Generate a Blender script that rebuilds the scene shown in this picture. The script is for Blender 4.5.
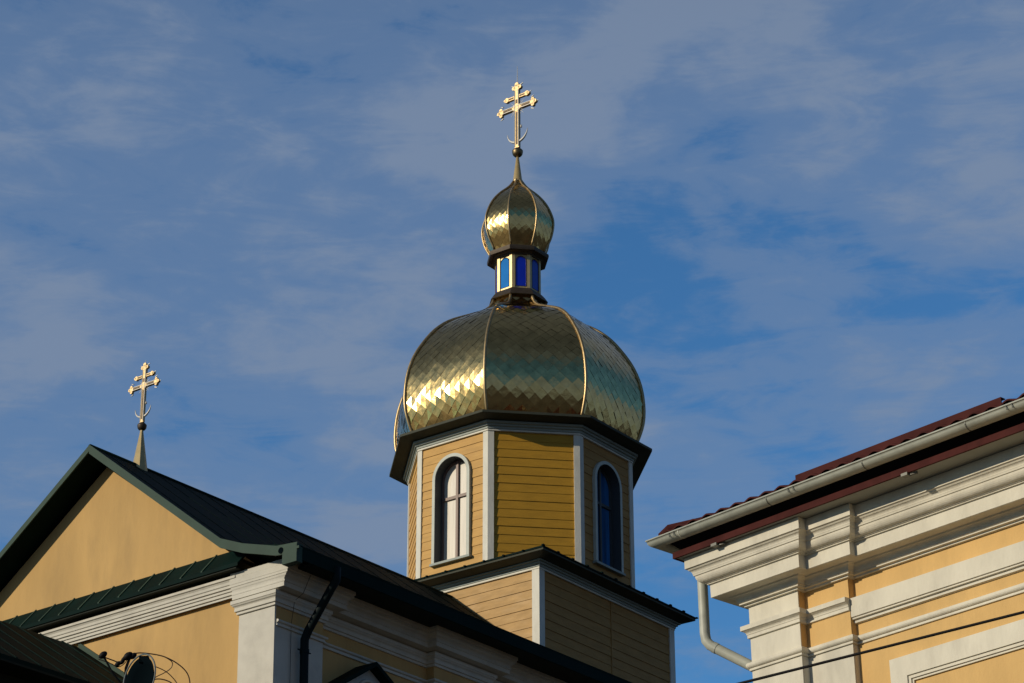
import bpy, bmesh, math, random
from mathutils import Vector, Matrix
random.seed(7)
for o in list(bpy.data.objects): bpy.data.objects.remove(o, do_unlink=True)
SC = bpy.context.scene
COL = SC.collection
R = math.radians

# ---------------------------------------------------------------- camera
cd = bpy.data.cameras.new('camera'); cam = bpy.data.objects.new('camera', cd); COL.objects.link(cam)
cd.sensor_width = 36; cd.lens = 2553.86/1024*36; cd.clip_start = 0.1; cd.clip_end = 6000
fw = Vector((0, 0.9041539, 0.42720688)); rt = Vector((0.99986663, 0.00697708, -0.01476651)); up = rt.cross(fw)
M = Matrix((rt, up, -fw)).transposed().to_4x4(); M.translation = (0, 0, 1.6)
cam.matrix_world = M
SC.camera = cam
# ---------------------------------------------------------------- world
SUN_EL = R(20.5)
sh = Vector((-0.900, -0.436, 0)).normalized()
sv = Vector((sh.x*math.cos(SUN_EL), sh.y*math.cos(SUN_EL), math.sin(SUN_EL)))
W = bpy.data.worlds.new('World'); SC.world = W; W.use_nodes = True
nt = W.node_tree; N = nt.nodes; L = nt.links; N.clear()
out = N.new('ShaderNodeOutputWorld'); bg = N.new('ShaderNodeBackground'); bg.inputs[1].default_value = 0.1
sky = N.new('ShaderNodeTexSky'); sky.sky_type = 'NISHITA'; sky.sun_disc = False
sky.sun_elevation = SUN_EL; sky.sun_rotation = math.atan2(sh.x, sh.y); sky.altitude = 200; sky.air_density = 1.0; sky.dust_density = 0.6; sky.ozone_density = 2.0
def node(t, **kw):
    n = N.new(t)
    for k, v in kw.items(): setattr(n, k, v)
    return n
def ramp(els, interp='EASE'):
    n = N.new('ShaderNodeValToRGB'); n.color_ramp.interpolation = interp
    while len(n.color_ramp.elements) < len(els): n.color_ramp.elements.new(0.5)
    for e, (p, c) in zip(n.color_ramp.elements, els): e.position = p; e.color = (*([c]*3 if not isinstance(c, tuple) else c), 1)
    return n
def mathn(op, a, b=None, clamp=False):
    n = N.new('ShaderNodeMath'); n.operation = op; n.use_clamp = clamp
    for i_, v in enumerate((a, b)):
        if v is None: continue
        if isinstance(v, (int, float)): n.inputs[i_].default_value = v
        else: L.new(v, n.inputs[i_])
    return n.outputs[0]
tc = N.new('ShaderNodeTexCoord'); sep = N.new('ShaderNodeSeparateXYZ'); L.new(tc.outputs['Generated'], sep.inputs[0])
def noise(rot, scale, sc_, det, rough, dist, seed=(0, 0, 0)):
    mp = N.new('ShaderNodeMapping'); mp.inputs['Rotation'].default_value = [R(a) for a in rot]; mp.inputs['Scale'].default_value = scale; mp.inputs['Location'].default_value = seed
    n = N.new('ShaderNodeTexNoise'); n.inputs['Scale'].default_value = sc_; n.inputs['Detail'].default_value = det; n.inputs['Roughness'].default_value = rough; n.inputs['Distortion'].default_value = dist
    L.new(tc.outputs['Generated'], mp.inputs[0]); L.new(mp.outputs[0], n.inputs['Vector']); return n.outputs['Fac']
na = noise((0, -25, 0), (3.2, 4.0, 5.5), 1.5, 3, 0.5, 0.2, (0.35, 0, 0.2))
nb = noise((0, -35, 0), (5.5, 7.0, 9.5), 2.6, 7, 0.56, 0.25, (1.7, 0.4, 2.1))
nd = noise((0, -32, 0), (6.0, 9.0, 24.0), 3.0, 9, 0.64, 0.5, (3.1, 1.4, 0.7))
nc = mathn('ADD', mathn('ADD', mathn('MULTIPLY', na, 0.42), mathn('MULTIPLY', nb, 0.33)), mathn('MULTIPLY', nd, 0.25))
nc = mathn('ADD', nc, mathn('MULTIPLY', mathn('SUBTRACT', sep.outputs['Z'], 0.41), 0.32))
r1 = ramp([(0.415, 0.0), (0.50, 0.48), (0.60, 1.0)]); L.new(nc, r1.inputs[0])
# behind the viewer the sky is clear between a low hazy band and high thin cloud
behind = mathn('MAXIMUM', mathn('MULTIPLY', mathn('MULTIPLY', sep.outputs['Y'], -4.0), 1.0, True), mathn('MULTIPLY', mathn('SUBTRACT', sep.outputs['X'], 0.55), 6.0, True))
rb = ramp([(0.0, 1.0), (0.32, 0.95), (0.40, 0.0), (0.60, 0.0), (0.70, 0.7), (1.0, 0.8)]); L.new(sep.outputs['Z'], rb.inputs[0])
cf = N.new('ShaderNodeMix'); cf.data_type = 'FLOAT'; L.new(behind, cf.inputs['Factor']); L.new(r1.outputs[0], cf.inputs['A'])
L.new(rb.outputs[0], cf.inputs['B'])
fac = mathn('MULTIPLY', cf.outputs['Result'], 0.86)
dark = ramp([(0.0, 1.0), (0.48, 1.0), (0.85, 0.42), (1.0, 0.38)]); L.new(sep.outputs['Z'], dark.inputs[0])
dk = N.new('ShaderNodeMix'); dk.data_type = 'FLOAT'; L.new(behind, dk.inputs['Factor']); dk.inputs['A'].default_value = 1.0; dk.inputs['B'].default_value = 0.72
dd_ = mathn('MULTIPLY', dark.outputs[0], dk.outputs['Result'])  # zenith and rear sky dimmed to cut fill light on shaded walls
tn = N.new('ShaderNodeMix'); tn.data_type = 'RGBA'; tn.blend_type = 'MULTIPLY'; tn.inputs['Factor'].default_value = 1; tn.inputs['B'].default_value = (0.47, 0.93, 1.27, 1)
L.new(sky.outputs[0], tn.inputs['A'])
mx = N.new('ShaderNodeMix'); mx.data_type = 'RGBA'; mx.inputs['B'].default_value = (2.0, 2.62, 3.75, 1)
L.new(fac, mx.inputs['Factor']); L.new(tn.outputs['Result'], mx.inputs['A'])
L.new(mx.outputs['Result'], bg.inputs[0]); L.new(mathn('MULTIPLY', dd_, 0.1), bg.inputs[1]); L.new(bg.outputs[0], out.inputs[0])
# ---------------------------------------------------------------- sun
sd = bpy.data.lights.new('sun', 'SUN'); sd.energy = 3.3; sd.angle = R(0.5); sd.color = (1.0, 0.87, 0.68)
so = bpy.data.objects.new('sun', sd); COL.objects.link(so); so.rotation_euler = sv.to_track_quat('Z', 'Y').to_euler()
SC.view_settings.view_transform = 'Standard'; SC.view_settings.look = 'None'; SC.view_settings.exposure = 0.0; SC.view_settings.gamma = 1.0
SC.view_settings.use_curve_mapping = False

# ---------------------------------------------------------------- materials
def mat(name, col, rough=0.6, metal=0.0, var=0.0, vscale=6.0, bump=0.0, bscale=60.0, stretch=(1, 1, 1), stain=None, sscale=1.2, spec=0.5, rvar=0.0, coat=0.0):
    m = bpy.data.materials.new(name); m.use_nodes = True
    t = m.node_tree; n = t.nodes; l = t.links; b = n['Principled BSDF']
    b.inputs['Roughness'].default_value = rough; b.inputs['Metallic'].default_value = metal
    b.inputs['Specular IOR Level'].default_value = spec
    b.inputs['Coat Weight'].default_value = coat
    b.inputs['Base Color'].default_value = (*col, 1)
    co = n.new('ShaderNodeTexCoord'); mpn = n.new('ShaderNodeMapping'); mpn.inputs['Scale'].default_value = stretch
    l.new(co.outputs['Object'], mpn.inputs[0])
    src = None
    if var > 0:
        no = n.new('ShaderNodeTexNoise'); no.inputs['Scale'].default_value = vscale; no.inputs['Detail'].default_value = 6; no.inputs['Roughness'].default_value = 0.6
        l.new(mpn.outputs[0], no.inputs['Vector'])
        rp = n.new('ShaderNodeValToRGB')
        rp.color_ramp.elements[0].position = 0.3; rp.color_ramp.elements[1].position = 0.7
        rp.color_ramp.elements[0].color = (*[c*(1-var) for c in col], 1); rp.color_ramp.elements[1].color = (*[min(1, c*(1+var)) for c in col], 1)
        l.new(no.outputs['Fac'], rp.inputs[0]); src = rp.outputs[0]
        if rvar:
            mr = n.new('ShaderNodeMapRange'); mr.inputs['To Min'].default_value = max(0.02, rough-rvar); mr.inputs['To Max'].default_value = rough+rvar
            l.new(no.outputs['Fac'], mr.inputs['Value']); l.new(mr.outputs[0], b.inputs['Roughness'])
    if stain:
        no = n.new('ShaderNodeTexNoise'); no.inputs['Scale'].default_value = sscale; no.inputs['Detail'].default_value = 8; no.inputs['Roughness'].default_value = 0.65
        l.new(mpn.outputs[0], no.inputs['Vector'])
        rp = n.new('ShaderNodeValToRGB'); rp.color_ramp.elements[0].position = 0.5; rp.color_ramp.elements[1].position = 0.78
        rp.color_ramp.elements[1].color = (0.6, 0.6, 0.6, 1)
        l.new(no.outputs['Fac'], rp.inputs[0])
        mi = n.new('ShaderNodeMix'); mi.data_type = 'RGBA'; mi.inputs['A'].default_value = (*col, 1); mi.inputs['B'].default_value = (*stain, 1)
        if src: l.new(src, mi.inputs['A'])
        l.new(rp.outputs[0], mi.inputs['Factor']); src = mi.outputs['Result']
    if src: l.new(src, b.inputs['Base Color'])
    if bump > 0:
        nb = n.new('ShaderNodeTexNoise'); nb.inputs['Scale'].default_value = bscale; nb.inputs['Detail'].default_value = 4
        l.new(mpn.outputs[0], nb.inputs['Vector'])
        bp = n.new('ShaderNodeBump'); bp.inputs['Strength'].default_value = bump; bp.inputs['Distance'].default_value = 0.01
        l.new(nb.outputs['Fac'], bp.inputs['Height']); l.new(bp.outputs[0], b.inputs['Normal'])
    return m
MT = dict(
 church_plaster=mat('church plaster', (0.50, 0.318, 0.115), 0.88, var=0.12, vscale=1.3, stretch=(1, 1, .3), bump=0.35, bscale=40, stain=(0.33, 0.215, 0.09), sscale=1.8),
 house_plaster=mat('house plaster', (0.62, 0.395, 0.145), 0.88, var=0.10, vscale=2.4, stretch=(1, 1, .3), bump=0.35, bscale=60, stain=(0.44, 0.29, 0.11), sscale=2.6),
 cream=mat('cream plaster', (0.63, 0.59, 0.475), 0.8, var=0.10, vscale=3.5, stretch=(1, 1, .35), bump=0.4, bscale=40, stain=(0.38, 0.35, 0.28), sscale=2.8),
 church_white=mat('church white plaster', (0.55, 0.53, 0.455), 0.8, var=0.08, vscale=3, bump=0.25, bscale=50, stain=(0.38, 0.36, 0.31), sscale=2.0),
 grey_plaster=mat('grey green plaster', (0.40, 0.43, 0.42), 0.8, var=0.06, vscale=3, bump=0.2, bscale=50),
 board=mat('ochre clapboard paint', (0.53, 0.31, 0.085), 0.62, var=0.12, vscale=3.0, stretch=(1, 1, 5), bump=0.3, bscale=25, stain=(0.43, 0.25, 0.08), sscale=1.3, spec=0.3),
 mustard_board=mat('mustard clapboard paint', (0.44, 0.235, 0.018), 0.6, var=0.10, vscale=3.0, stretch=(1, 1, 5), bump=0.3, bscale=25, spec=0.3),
 window_trim=mat('weathered window casing', (0.46, 0.49, 0.43), 0.6, var=0.08, vscale=6),
 shaded_board=mat('clapboard paint darkened for shade', (0.37, 0.205, 0.066), 0.68, var=0.14, vscale=2.4, stretch=(1, 1, 4), bump=0.4, bscale=22, stain=(0.42, 0.26, 0.10), sscale=1.6, spec=0.15),  # same clapboard paint, shade of the side faces put into a browner colour
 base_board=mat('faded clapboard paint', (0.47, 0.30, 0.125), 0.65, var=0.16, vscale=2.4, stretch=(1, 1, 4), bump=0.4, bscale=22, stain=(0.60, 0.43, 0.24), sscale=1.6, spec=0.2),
 trim=mat('white painted trim', (0.63, 0.62, 0.54), 0.6, var=0.10, vscale=5, stretch=(1, 1, .4), bump=0.2, bscale=30, stain=(0.42, 0.42, 0.35), sscale=3, spec=0.3),
 grey_trim=mat('grey painted moulding', (0.26, 0.30, 0.27), 0.6, var=0.08, vscale=5, bump=0.1, bscale=30),
 tower_soffit=mat('olive painted soffit', (0.050, 0.054, 0.038), 0.7, var=0.15, vscale=4, spec=0.2),
 soffit=mat('dark green soffit', (0.012, 0.017, 0.012), 0.7, var=0.15, vscale=4, spec=0.15),
 roof=mat('dark green sheet roof', (0.0025, 0.0125, 0.0105), 0.7, var=0.3, vscale=2.5, bump=0.25, bscale=3, rvar=0.08, spec=0.05),
 fascia=mat('green painted fascia', (0.030, 0.060, 0.043), 0.65, var=0.12, vscale=3, bump=0.1, bscale=12, spec=0.2),
 gold=mat('gold titanium sheet', (0.66, 0.46, 0.18), 0.17, metal=1.0, var=0.2, vscale=5, bump=0.6, bscale=4.5, rvar=0.07),
 gold_rib=mat('gold rib tube', (0.40, 0.30, 0.155), 0.42, metal=0.85, var=0.2, vscale=8, rvar=0.08),
 spire=mat('pale gold spire sheet', (0.50, 0.38, 0.18), 0.42, metal=0.4, var=0.12, vscale=8),
 gold_cross=mat('gold cross sheet', (0.47, 0.34, 0.165), 0.45, metal=0.45, var=0.3, vscale=16),
 silver=mat('silvered trim metal', (0.55, 0.54, 0.50), 0.5, metal=0.2),
 bronze=mat('bronze cornice sheet', (0.06, 0.045, 0.03), 0.55, metal=0.5, var=0.2, vscale=8),
 seam=mat('tarnished seam', (0.20, 0.15, 0.08), 0.45, metal=1.0),
 blue=mat('blue enamel panel', (0.004, 0.018, 0.42), 0.2, var=0.1, vscale=5),
 blue_sunlit=mat('blue enamel panel lightened for sun', (0.002, 0.17, 0.55), 0.6, var=0.1, vscale=5, spec=0.1),  # lighter copy of the blue enamel, sunlight put into the colour
 brown=mat('brown window bar', (0.17, 0.105, 0.08), 0.5, var=0.1, vscale=20),
 curtain=mat('cream curtain behind glass', (0.60, 0.55, 0.45), 0.45, var=0.10, vscale=9, stretch=(1, 1, 0.12), bump=0.5, bscale=12, coat=0.6),
 blue_glass=mat('dark blue window glass', (0.014, 0.12, 0.33), 0.06, var=0.85, vscale=4, stretch=(1, 1, 0.05), coat=1.0),
 dark_glass=mat('dark window glass', (0.012, 0.015, 0.018), 0.06, var=0.3, vscale=2, coat=1.0),
 reveal=mat('dark painted reveal', (0.05, 0.06, 0.065), 0.6),
 maroon=mat('maroon sheet metal', (0.058, 0.015, 0.013), 0.75, var=0.3, vscale=4, bump=0.1, bscale=20, spec=0.08),
 zinc=mat('pale zinc gutter', (0.42, 0.43, 0.36), 0.5, metal=0.0, var=0.14, vscale=5, bump=0.1, bscale=10, stain=(0.20, 0.20, 0.16), sscale=3.5),
 zinc_dark=mat('zinc joint', (0.13, 0.13, 0.11), 0.5, metal=0.4),
 grey_soffit=mat('grey soffit board', (0.27, 0.28, 0.25), 0.7, var=0.08, vscale=4),
 dark_pipe=mat('dark green downpipe', (0.006, 0.012, 0.013), 0.6, spec=0.1),
 black=mat('black rubber', (0.008, 0.008, 0.009), 0.6, spec=0.15),
 brown_cable=mat('brown cable sheath', (0.07, 0.035, 0.02), 0.5),
 lamp_dark=mat('dark lamp housing', (0.003, 0.006, 0.008), 1.0, spec=0.0),
 lamp_rim=mat('grey lamp rim', (0.10, 0.13, 0.13), 0.6),
 ground=mat('asphalt', (0.035, 0.035, 0.034), 0.9, var=0.25, vscale=0.6, bump=0.3, bscale=20),
)

# ---------------------------------------------------------------- helpers
def obj(name, bm, m, parent=None, label=None, smooth=False, autos=None):
    me = bpy.data.meshes.new(name)
    bmesh.ops.recalc_face_normals(bm, faces=bm.faces[:]) if autos is None else None
    bm.to_mesh(me); bm.free()
    o = bpy.data.objects.new(name, me); COL.objects.link(o)
    for mm in (m if isinstance(m, (list, tuple)) else [m]): me.materials.append(MT[mm])
    if parent: o.parent = parent
    if label: o['label'] = label
    if smooth:
        for p in me.polygons: p.use_smooth = True
    return o
def thing(name, label, cat, loc=(0, 0, 0), group=None):
    o = bpy.data.objects.new(name, None); COL.objects.link(o); o.location = loc
    o['label'] = label; o['category'] = cat
    if group: o['group'] = group
    return o
def tag(o, label, cat, group=None):
    o['label'] = label; o['category'] = cat
    if group: o['group'] = group
    return o
def box(bm, a, b, mi=0):
    x0, y0, z0 = a; x1, y1, z1 = b
    v = [bm.verts.new(p) for p in ((x0,y0,z0),(x1,y0,z0),(x1,y1,z0),(x0,y1,z0),(x0,y0,z1),(x1,y0,z1),(x1,y1,z1),(x0,y1,z1))]
    for f in ((0,3,2,1),(4,5,6,7),(0,1,5,4),(1,2,6,5),(2,3,7,6),(3,0,4,7)):
        bm.faces.new([v[i] for i in f]).material_index = mi
    return bm
def prism(bm, pts, vec):
    """closed polygon pts (3-D) extruded by vec"""
    vec = Vector(vec); a = [bm.verts.new(p) for p in pts]; b = [bm.verts.new(Vector(p)+vec) for p in pts]
    bm.faces.new(a); bm.faces.new(b[::-1]); n = len(a)
    for i in range(n): bm.faces.new((a[i], b[i], b[(i+1) % n], a[(i+1) % n]))
    return bm
def offpath(path, closed):
    """mitre vectors, outward = right of travel"""
    n = len(path); res = []
    for i in range(n):
        ds = []
        for j0, j1 in ((i-1, i), (i, i+1)):
            if not closed and (j0 < 0 or j1 >= n): continue
            p, q = path[j0 % n], path[j1 % n]
            t = Vector((q[0]-p[0], q[1]-p[1])).normalized(); ds.append(Vector((t.y, -t.x)))
        if len(ds) == 1: res.append(ds[0])
        else:
            s = ds[0]+ds[1]; res.append(s/(1+ds[0].dot(ds[1])))
    return res
def sweep(bm, prof, path, closed=False, mi=0, sc=None):
    """prof: closed loop of (d, z)"""
    mv = offpath(path, closed); rows = []
    for i_, f_ in (sc or {}).items(): mv[i_] = Vector((mv[i_].x*f_[0], mv[i_].y*f_[1]))
    for p, m in zip(path, mv):
        rows.append([bm.verts.new((p[0]+m.x*d, p[1]+m.y*d, z)) for d, z in prof])
    n = len(rows); k = len(prof)
    for i in range(n if closed else n-1):
        a, b = rows[i], rows[(i+1) % n]
        for j in range(k):
            f = bm.faces.new((a[j], b[j], b[(j+1) % k], a[(j+1) % k])); f.material_index = mi
    if not closed:
        bm.faces.new(rows[0]); bm.faces.new(rows[-1][::-1])
    return bm
def arcp(cx, cz, r, a0, a1, n=6, rz=None):
    rz = rz or r
    return [(cx+r*math.cos(R(a0+(a1-a0)*i/n)), cz+rz*math.sin(R(a0+(a1-a0)*i/n))) for i in range(n+1)]
def tube(bm, pts, r, seg=10, closed=False, cap=True):
    pts = [Vector(p) for p in pts]; n = len(pts); rings = []
    rr = r if isinstance(r, (list, tuple)) else [r]*n
    ref = None
    for i, p in enumerate(pts):
        a = pts[i-1] if (i > 0 or closed) else pts[i]; b = pts[(i+1) % n] if (i < n-1 or closed) else pts[i]
        t = (b-a).normalized()
        if ref is None:
            ref = Vector((0, 0, 1)) if abs(t.z) < 0.9 else Vector((1, 0, 0))
        x = (ref - t*ref.dot(t)).normalized(); y = t.cross(x); ref = x
        rings.append([bm.verts.new(p+(x*math.cos(2*math.pi*k/seg)+y*math.sin(2*math.pi*k/seg))*rr[i]) for k in range(seg)])
    for i in range(n if closed else n-1):
        a, b = rings[i], rings[(i+1) % n]
        for k in range(seg): bm.faces.new((a[k], a[(k+1) % seg], b[(k+1) % seg], b[k]))
    if cap and not closed:
        bm.faces.new(rings[0][::-1]); bm.faces.new(rings[-1])
    return bm
def lathe(bm, prof, c=(0, 0), seg=24, rot=0):
    rings = []
    for r, z in prof:
        rings.append([bm.verts.new((c[0]+max(r, 1e-4)*math.cos(2*math.pi*k/seg+rot), c[1]+max(r, 1e-4)*math.sin(2*math.pi*k/seg+rot), z)) for k in range(seg)])
    for a, b in zip(rings, rings[1:]):
        for k in range(seg): bm.faces.new((a[k], a[(k+1) % seg], b[(k+1) % seg], b[k]))
    bm.faces.new(rings[0][::-1]); bm.faces.new(rings[-1])
    return bm
def catmull(pts, n=8):
    P = [pts[0]]+list(pts)+[pts[-1]]; o = []
    for i in range(1, len(P)-2):
        p0, p1, p2, p3 = (Vector(P[i+k]) for k in (-1, 0, 1, 2))
        for j in range(n):
            t = j/n
            o.append(0.5*((2*p1)+(p2-p0)*t+(2*p0-5*p1+4*p2-p3)*t*t+(3*p1-p0-3*p2+p3)*t**3))
    o.append(Vector(pts[-1])); return o
B = bmesh.new

# ---------------------------------------------------------------- ground
g = B(); v = [g.verts.new(p) for p in ((-2500, -2500, 0), (2500, -2500, 0), (2500, 2500, 0), (-2500, 2500, 0))]; g.faces.new(v)
go = obj('ground', g, 'ground'); go['kind'] = 'structure'

YA = R(53.264)
O = Vector((0.0487, 48.0, 0))
# =================================================================== CHURCH
ch = thing('church', 'yellow plastered church with dark green gabled roof and white corner pilaster on the left', 'church', O); ch.rotation_euler = (0, 0, YA)
WF = -11.28; UP = -11.35; VP = -3.855; VW = -3.685; PE = -10.23; P2a, P2b = -7.5, -6.04; UB = 9.0; VL = 3.9
# walls: front with gable, side, rear, far side
bm = B(); prism(bm, [(WF, -VW, 0), (WF, VW, 0), (WF, VW, 15.05), (WF, -3.03, 15.48), (WF, -2.9, 15.60), (WF, 0.03, 17.84), (WF, 3.0, 15.80), (WF, 3.9, 15.3), (WF, 3.9, 0)][1:] , (0.5, 0, 0))
obj('front_wall', bm, 'church_plaster', ch)
bm = B(); box(bm, (WF+.5, VW, 0), (UB, VW+.5, 15.05)); obj('side_wall', bm, 'church_plaster', ch)
bm = B(); box(bm, (WF+.5, VL-.5, 0), (UB, VL, 15.05)); obj('side_wall', bm, 'church_plaster', ch)
bm = B(); prism(bm, [(UB-.5, VW+.5, 0), (UB-.5, VW+.5, 15.05), (UB-.5, 0, 17.8), (UB-.5, VL-.5, 15.05), (UB-.5, VL-.5, 0)], (0.5, 0, 0)); obj('rear_wall', bm, 'church_plaster', ch)
# roof: slopes with a flared eave
def section(u, k):
    return [(u, 4.62, 15.24), (u, 3.2, 15.80), (u, 0.0, 18.07), (u, -3.03, 15.69), (u, -3.7, 15.46), (u, -4.62, 15.24)]
bm = B(); th = 0.10
sa = [bm.verts.new(p) for p in section(-11.70, 0)]; sb = [bm.verts.new(p) for p in section(UB+.4, 1)]
ta = [bm.verts.new((p[0], p[1]*0.995, p[2]-th)) for p in section(-11.70, 0)]; tb = [bm.verts.new((p[0], p[1]*0.995, p[2]-th)) for p in section(UB+.4, 1)]
for i in range(5):
    bm.faces.new((sa[i], sa[i+1], sb[i+1], sb[i])); bm.faces.new((ta[i+1], ta[i], tb[i], tb[i+1]))
    bm.faces.new((sa[i+1], sa[i], ta[i], ta[i+1])); bm.faces.new((sb[i], sb[i+1], tb[i+1], tb[i]))
for i in (0, 5): bm.faces.new((sa[i], ta[i], tb[i], sb[i]))
roof = obj('roof', bm, 'roof', ch)
# standing seams of the visible slope + ridge cap
bm = B()
for k in range(34):
    u_ = -11.4+k*0.6
    if -2.2 < u_ < 2.2:
        pts = [(-2.25, 16.302), (-3.03, 15.69), (-3.7, 15.46), (-4.45, 15.281)]
    else: pts = [(-0.05, 18.03), (-3.03, 15.69), (-3.7, 15.46), (-4.45, 15.281)]
    for (y0, z0), (y1, z1) in zip(pts, pts[1:]):
        prism(bm, [(u_, y0, z0), (u_, y0, z0+.009), (u_, y1, z1+.009), (u_, y1, z1)], (0.025, 0, 0))
obj('roof_seam', bm, 'roof', roof)
bm = B(); tube(bm, [(-11.72, 0, 18.065), (-2.16, 0, 18.065)], 0.04, 8); obj('ridge_cap', bm, 'roof', roof, smooth=True)
# rake fascia boards, soffit
def strip(u0, u1, pts, h):
    bm = B()
    for (y0, z0), (y1, z1) in zip(pts, pts[1:]):
        prism(bm, [(u0, y0, z0), (u0, y1, z1), (u0, y1, z1-h), (u0, y0, z0-h)], (u1-u0, 0, 0))
    return bm
obj('rake_fascia', strip(-11.73, -11.702, [(0.0, 18.09), (-3.03, 15.715), (-3.5, 15.52), (-4.2, 15.31), (-4.62, 15.275)], 0.155), 'fascia', ch)
obj('rake_fascia', strip(-11.73, -11.702, [(4.62, 15.26), (3.2, 15.82), (0.0, 18.09)], 0.115), 'fascia', ch)
bm = B(); box(bm, (-11.735, -4.615, 14.975), (-11.60, -4.33, 15.262)); box(bm, (-11.735, -4.66, 15.17), (-11.70, -4.615, 15.21)); obj('eave_end_box', bm, 'fascia', ch, label='small green box closing the eave end at the gable corner')
bm = B(); tube(bm, [(-11.742, -4.30, 15.21), (-11.70, -4.30, 15.21)], 0.05, 12); obj('eave_hole', bm, 'lamp_dark', ch)
bm = B()
box(bm, (-11.24, -4.60, 15.08), (UB+.3, VW, 15.11))
obj('soffit', bm, 'soffit', ch)
# eave fascia along the side
bm = B(); box(bm, (-11.60, -4.62, 15.02), (UB+.3, -4.59, 15.20)); obj('eave_fascia', bm, 'roof', ch)
# skirt roof across the gable
bm = B(); prism(bm, [(WF, 3.9, 15.675), (-11.60, 3.9, 15.302), (-11.60, 3.9, 15.262), (WF, 3.9, 15.61)], (0, -7.2, 0))
sk = obj('skirt_roof', bm, 'roof', ch)
bm = B()
for k in range(16):
    y = 3.75-k*0.45
    if y < -2.9: break
    prism(bm, [(WF, y, 15.675), (WF, y, 15.695), (-11.603, y, 15.325), (-11.603, y, 15.30)], (0, 0.03, 0))
obj('seam', bm, 'fascia', sk)
bm = B(); box(bm, (-11.612, -3.3, 15.245), (-11.602, 3.9, 15.305)); obj('drip_edge', bm, 'roof', sk)
bm = B(); box(bm, (-11.59, -3.25, 15.22), (WF, 3.9, 15.25)); obj('soffit', bm, 'soffit', sk)
# cornice of the front wall
prof = [(-.02, 15.165), (.20, 15.165), (.20, 15.125), (.18, 15.115), (.165, 15.09), (.16, 15.05), (.145, 15.04), (.145, 15.0), (.12, 14.995), (.12, 14.955), (.10, 14.95), (.10, 14.905), (.075, 14.90), (.075, 14.865), (.03, 14.895), (-.02, 14.90)]
bm = B(); sweep(bm, prof, [(WF, 3.9), (WF, -3.128)]); obj('cornice', bm, 'church_white', ch, label='pale moulded cornice across the front wall under the gable')
# upper and lower cornices round the corner and along the side
pathS = [(WF+.2, -3.125), (UP, -3.125), (UP, VP), (PE, VP), (PE, VW), (P2a, VW), (P2a, VP), (P2b, VP), (P2b, VW), (UB, VW)]
prof = [(-.02, 15.12), (.35, 15.12), (.35, 15.03), (.335, 15.02), (.335, 14.985), (.31, 14.98)]+arcp(.31, 14.89, .06, 90, 180, 5)[1:]+[(.265, 14.885), (.265, 14.86), (.25, 14.855), (.25, 14.785), (-.02, 14.775)]
bm = B(); sweep(bm, prof, pathS, sc={0: (.33, .33), 1: (.33, .33), 2: (.33, 1)}); box(bm, (UP-.115, VP-.34, 15.121), (UP+.3, -3.02, 15.205)); obj('cornice', bm, 'church_white', ch, label='upper white cornice stepping over the corner pilaster')
prof = [(-.02, 14.762), (.10, 14.762), (.10, 14.705), (.09, 14.70)]+arcp(.09, 14.64, .04, 90, 180, 5)[1:]+[(.055, 14.635), (.055, 14.595), (.03, 14.59), (.03, 14.55), (-.02, 14.545)]
bm = B(); sweep(bm, prof, pathS); obj('cornice', bm, 'church_white', ch, label='lower grey white cornice over the ochre frieze')
prof = [(-.02, 14.335), (.035, 14.335)]+arcp(.035, 14.312, .022, 90, -90, 5)[1:]+[(.02, 14.285), (.02, 14.262), (.03, 14.26), (.03, 14.238), (-.02, 14.232)]
bm = B(); sweep(bm, prof, [(UP+.03, VP)]+pathS[3:]); obj('moulding', bm, 'church_white', ch)
# pilasters
bm = B(); box(bm, (UP, VP, 0), (UP+.03, -3.125, 14.545)); box(bm, (UP+.03, -3.2, 0), (WF+.02, -3.125, 14.545))
box(bm, (UP+.03, VP, 0), (PE-.01, VP+.012, 14.232)); obj('pilaster', bm, 'church_white', ch, label='white corner pilaster lit on its front face')
bm = B(); box(bm, (UP+.03, VP+.012, 0), (PE-.005, VW, 15.1)); box(bm, (UP+.03, VP, 14.335), (PE-.01, VP+.012, 14.545)); box(bm, (WF+.02, VW, 0), (WF+.05, -3.2, 15.1)); box(bm, (UP+.02, VP+.2, 14.54), (WF, -3.13, 15.1)); obj('pilaster_core', bm, 'church_plaster', ch)
bm = B(); box(bm, (P2a, VP+.004, 0), (P2b, VW, 15.1)); obj('pilaster_core', bm, 'church_plaster', ch)
bm = B(); box(bm, (P2a, VP-.008, 0), (P2b, VP+.004, 14.232)); obj('pilaster', bm, 'church_white', ch)
# downpipe
bm = B()
pp = [(-10.80, -4.60, 15.13), (-10.80, -4.60, 14.93), (-10.80, -4.50, 14.82), (-10.80, -4.06, 14.26), (-10.80, -3.98, 14.12), (-10.80, -3.98, 13.9), (-10.80, -3.98, 0.3)]
tube(bm, pp, 0.068, 12); dp = obj('downpipe', bm, 'dark_pipe', ch, smooth=True)
bm = B(); tube(bm, [(-10.95, -3.98, 13.93), (-10.66, -3.98, 13.93)], 0.012, 6); tube(bm, [(-10.80, -3.98, 13.90), (-10.80, -3.98, 13.96)], 0.076, 12); obj('clamp', bm, 'dark_pipe', dp)
bm = B(); tube(bm, [(-10.98, -4.24, 15.05), (-10.99, -4.10, 14.78), (-10.99, -3.93, 14.7), (-11.0, -3.88, 14.33), (-11.0, -3.88, 13.0)], 0.004, 5); obj('wire', bm, 'black', ch)
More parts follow.
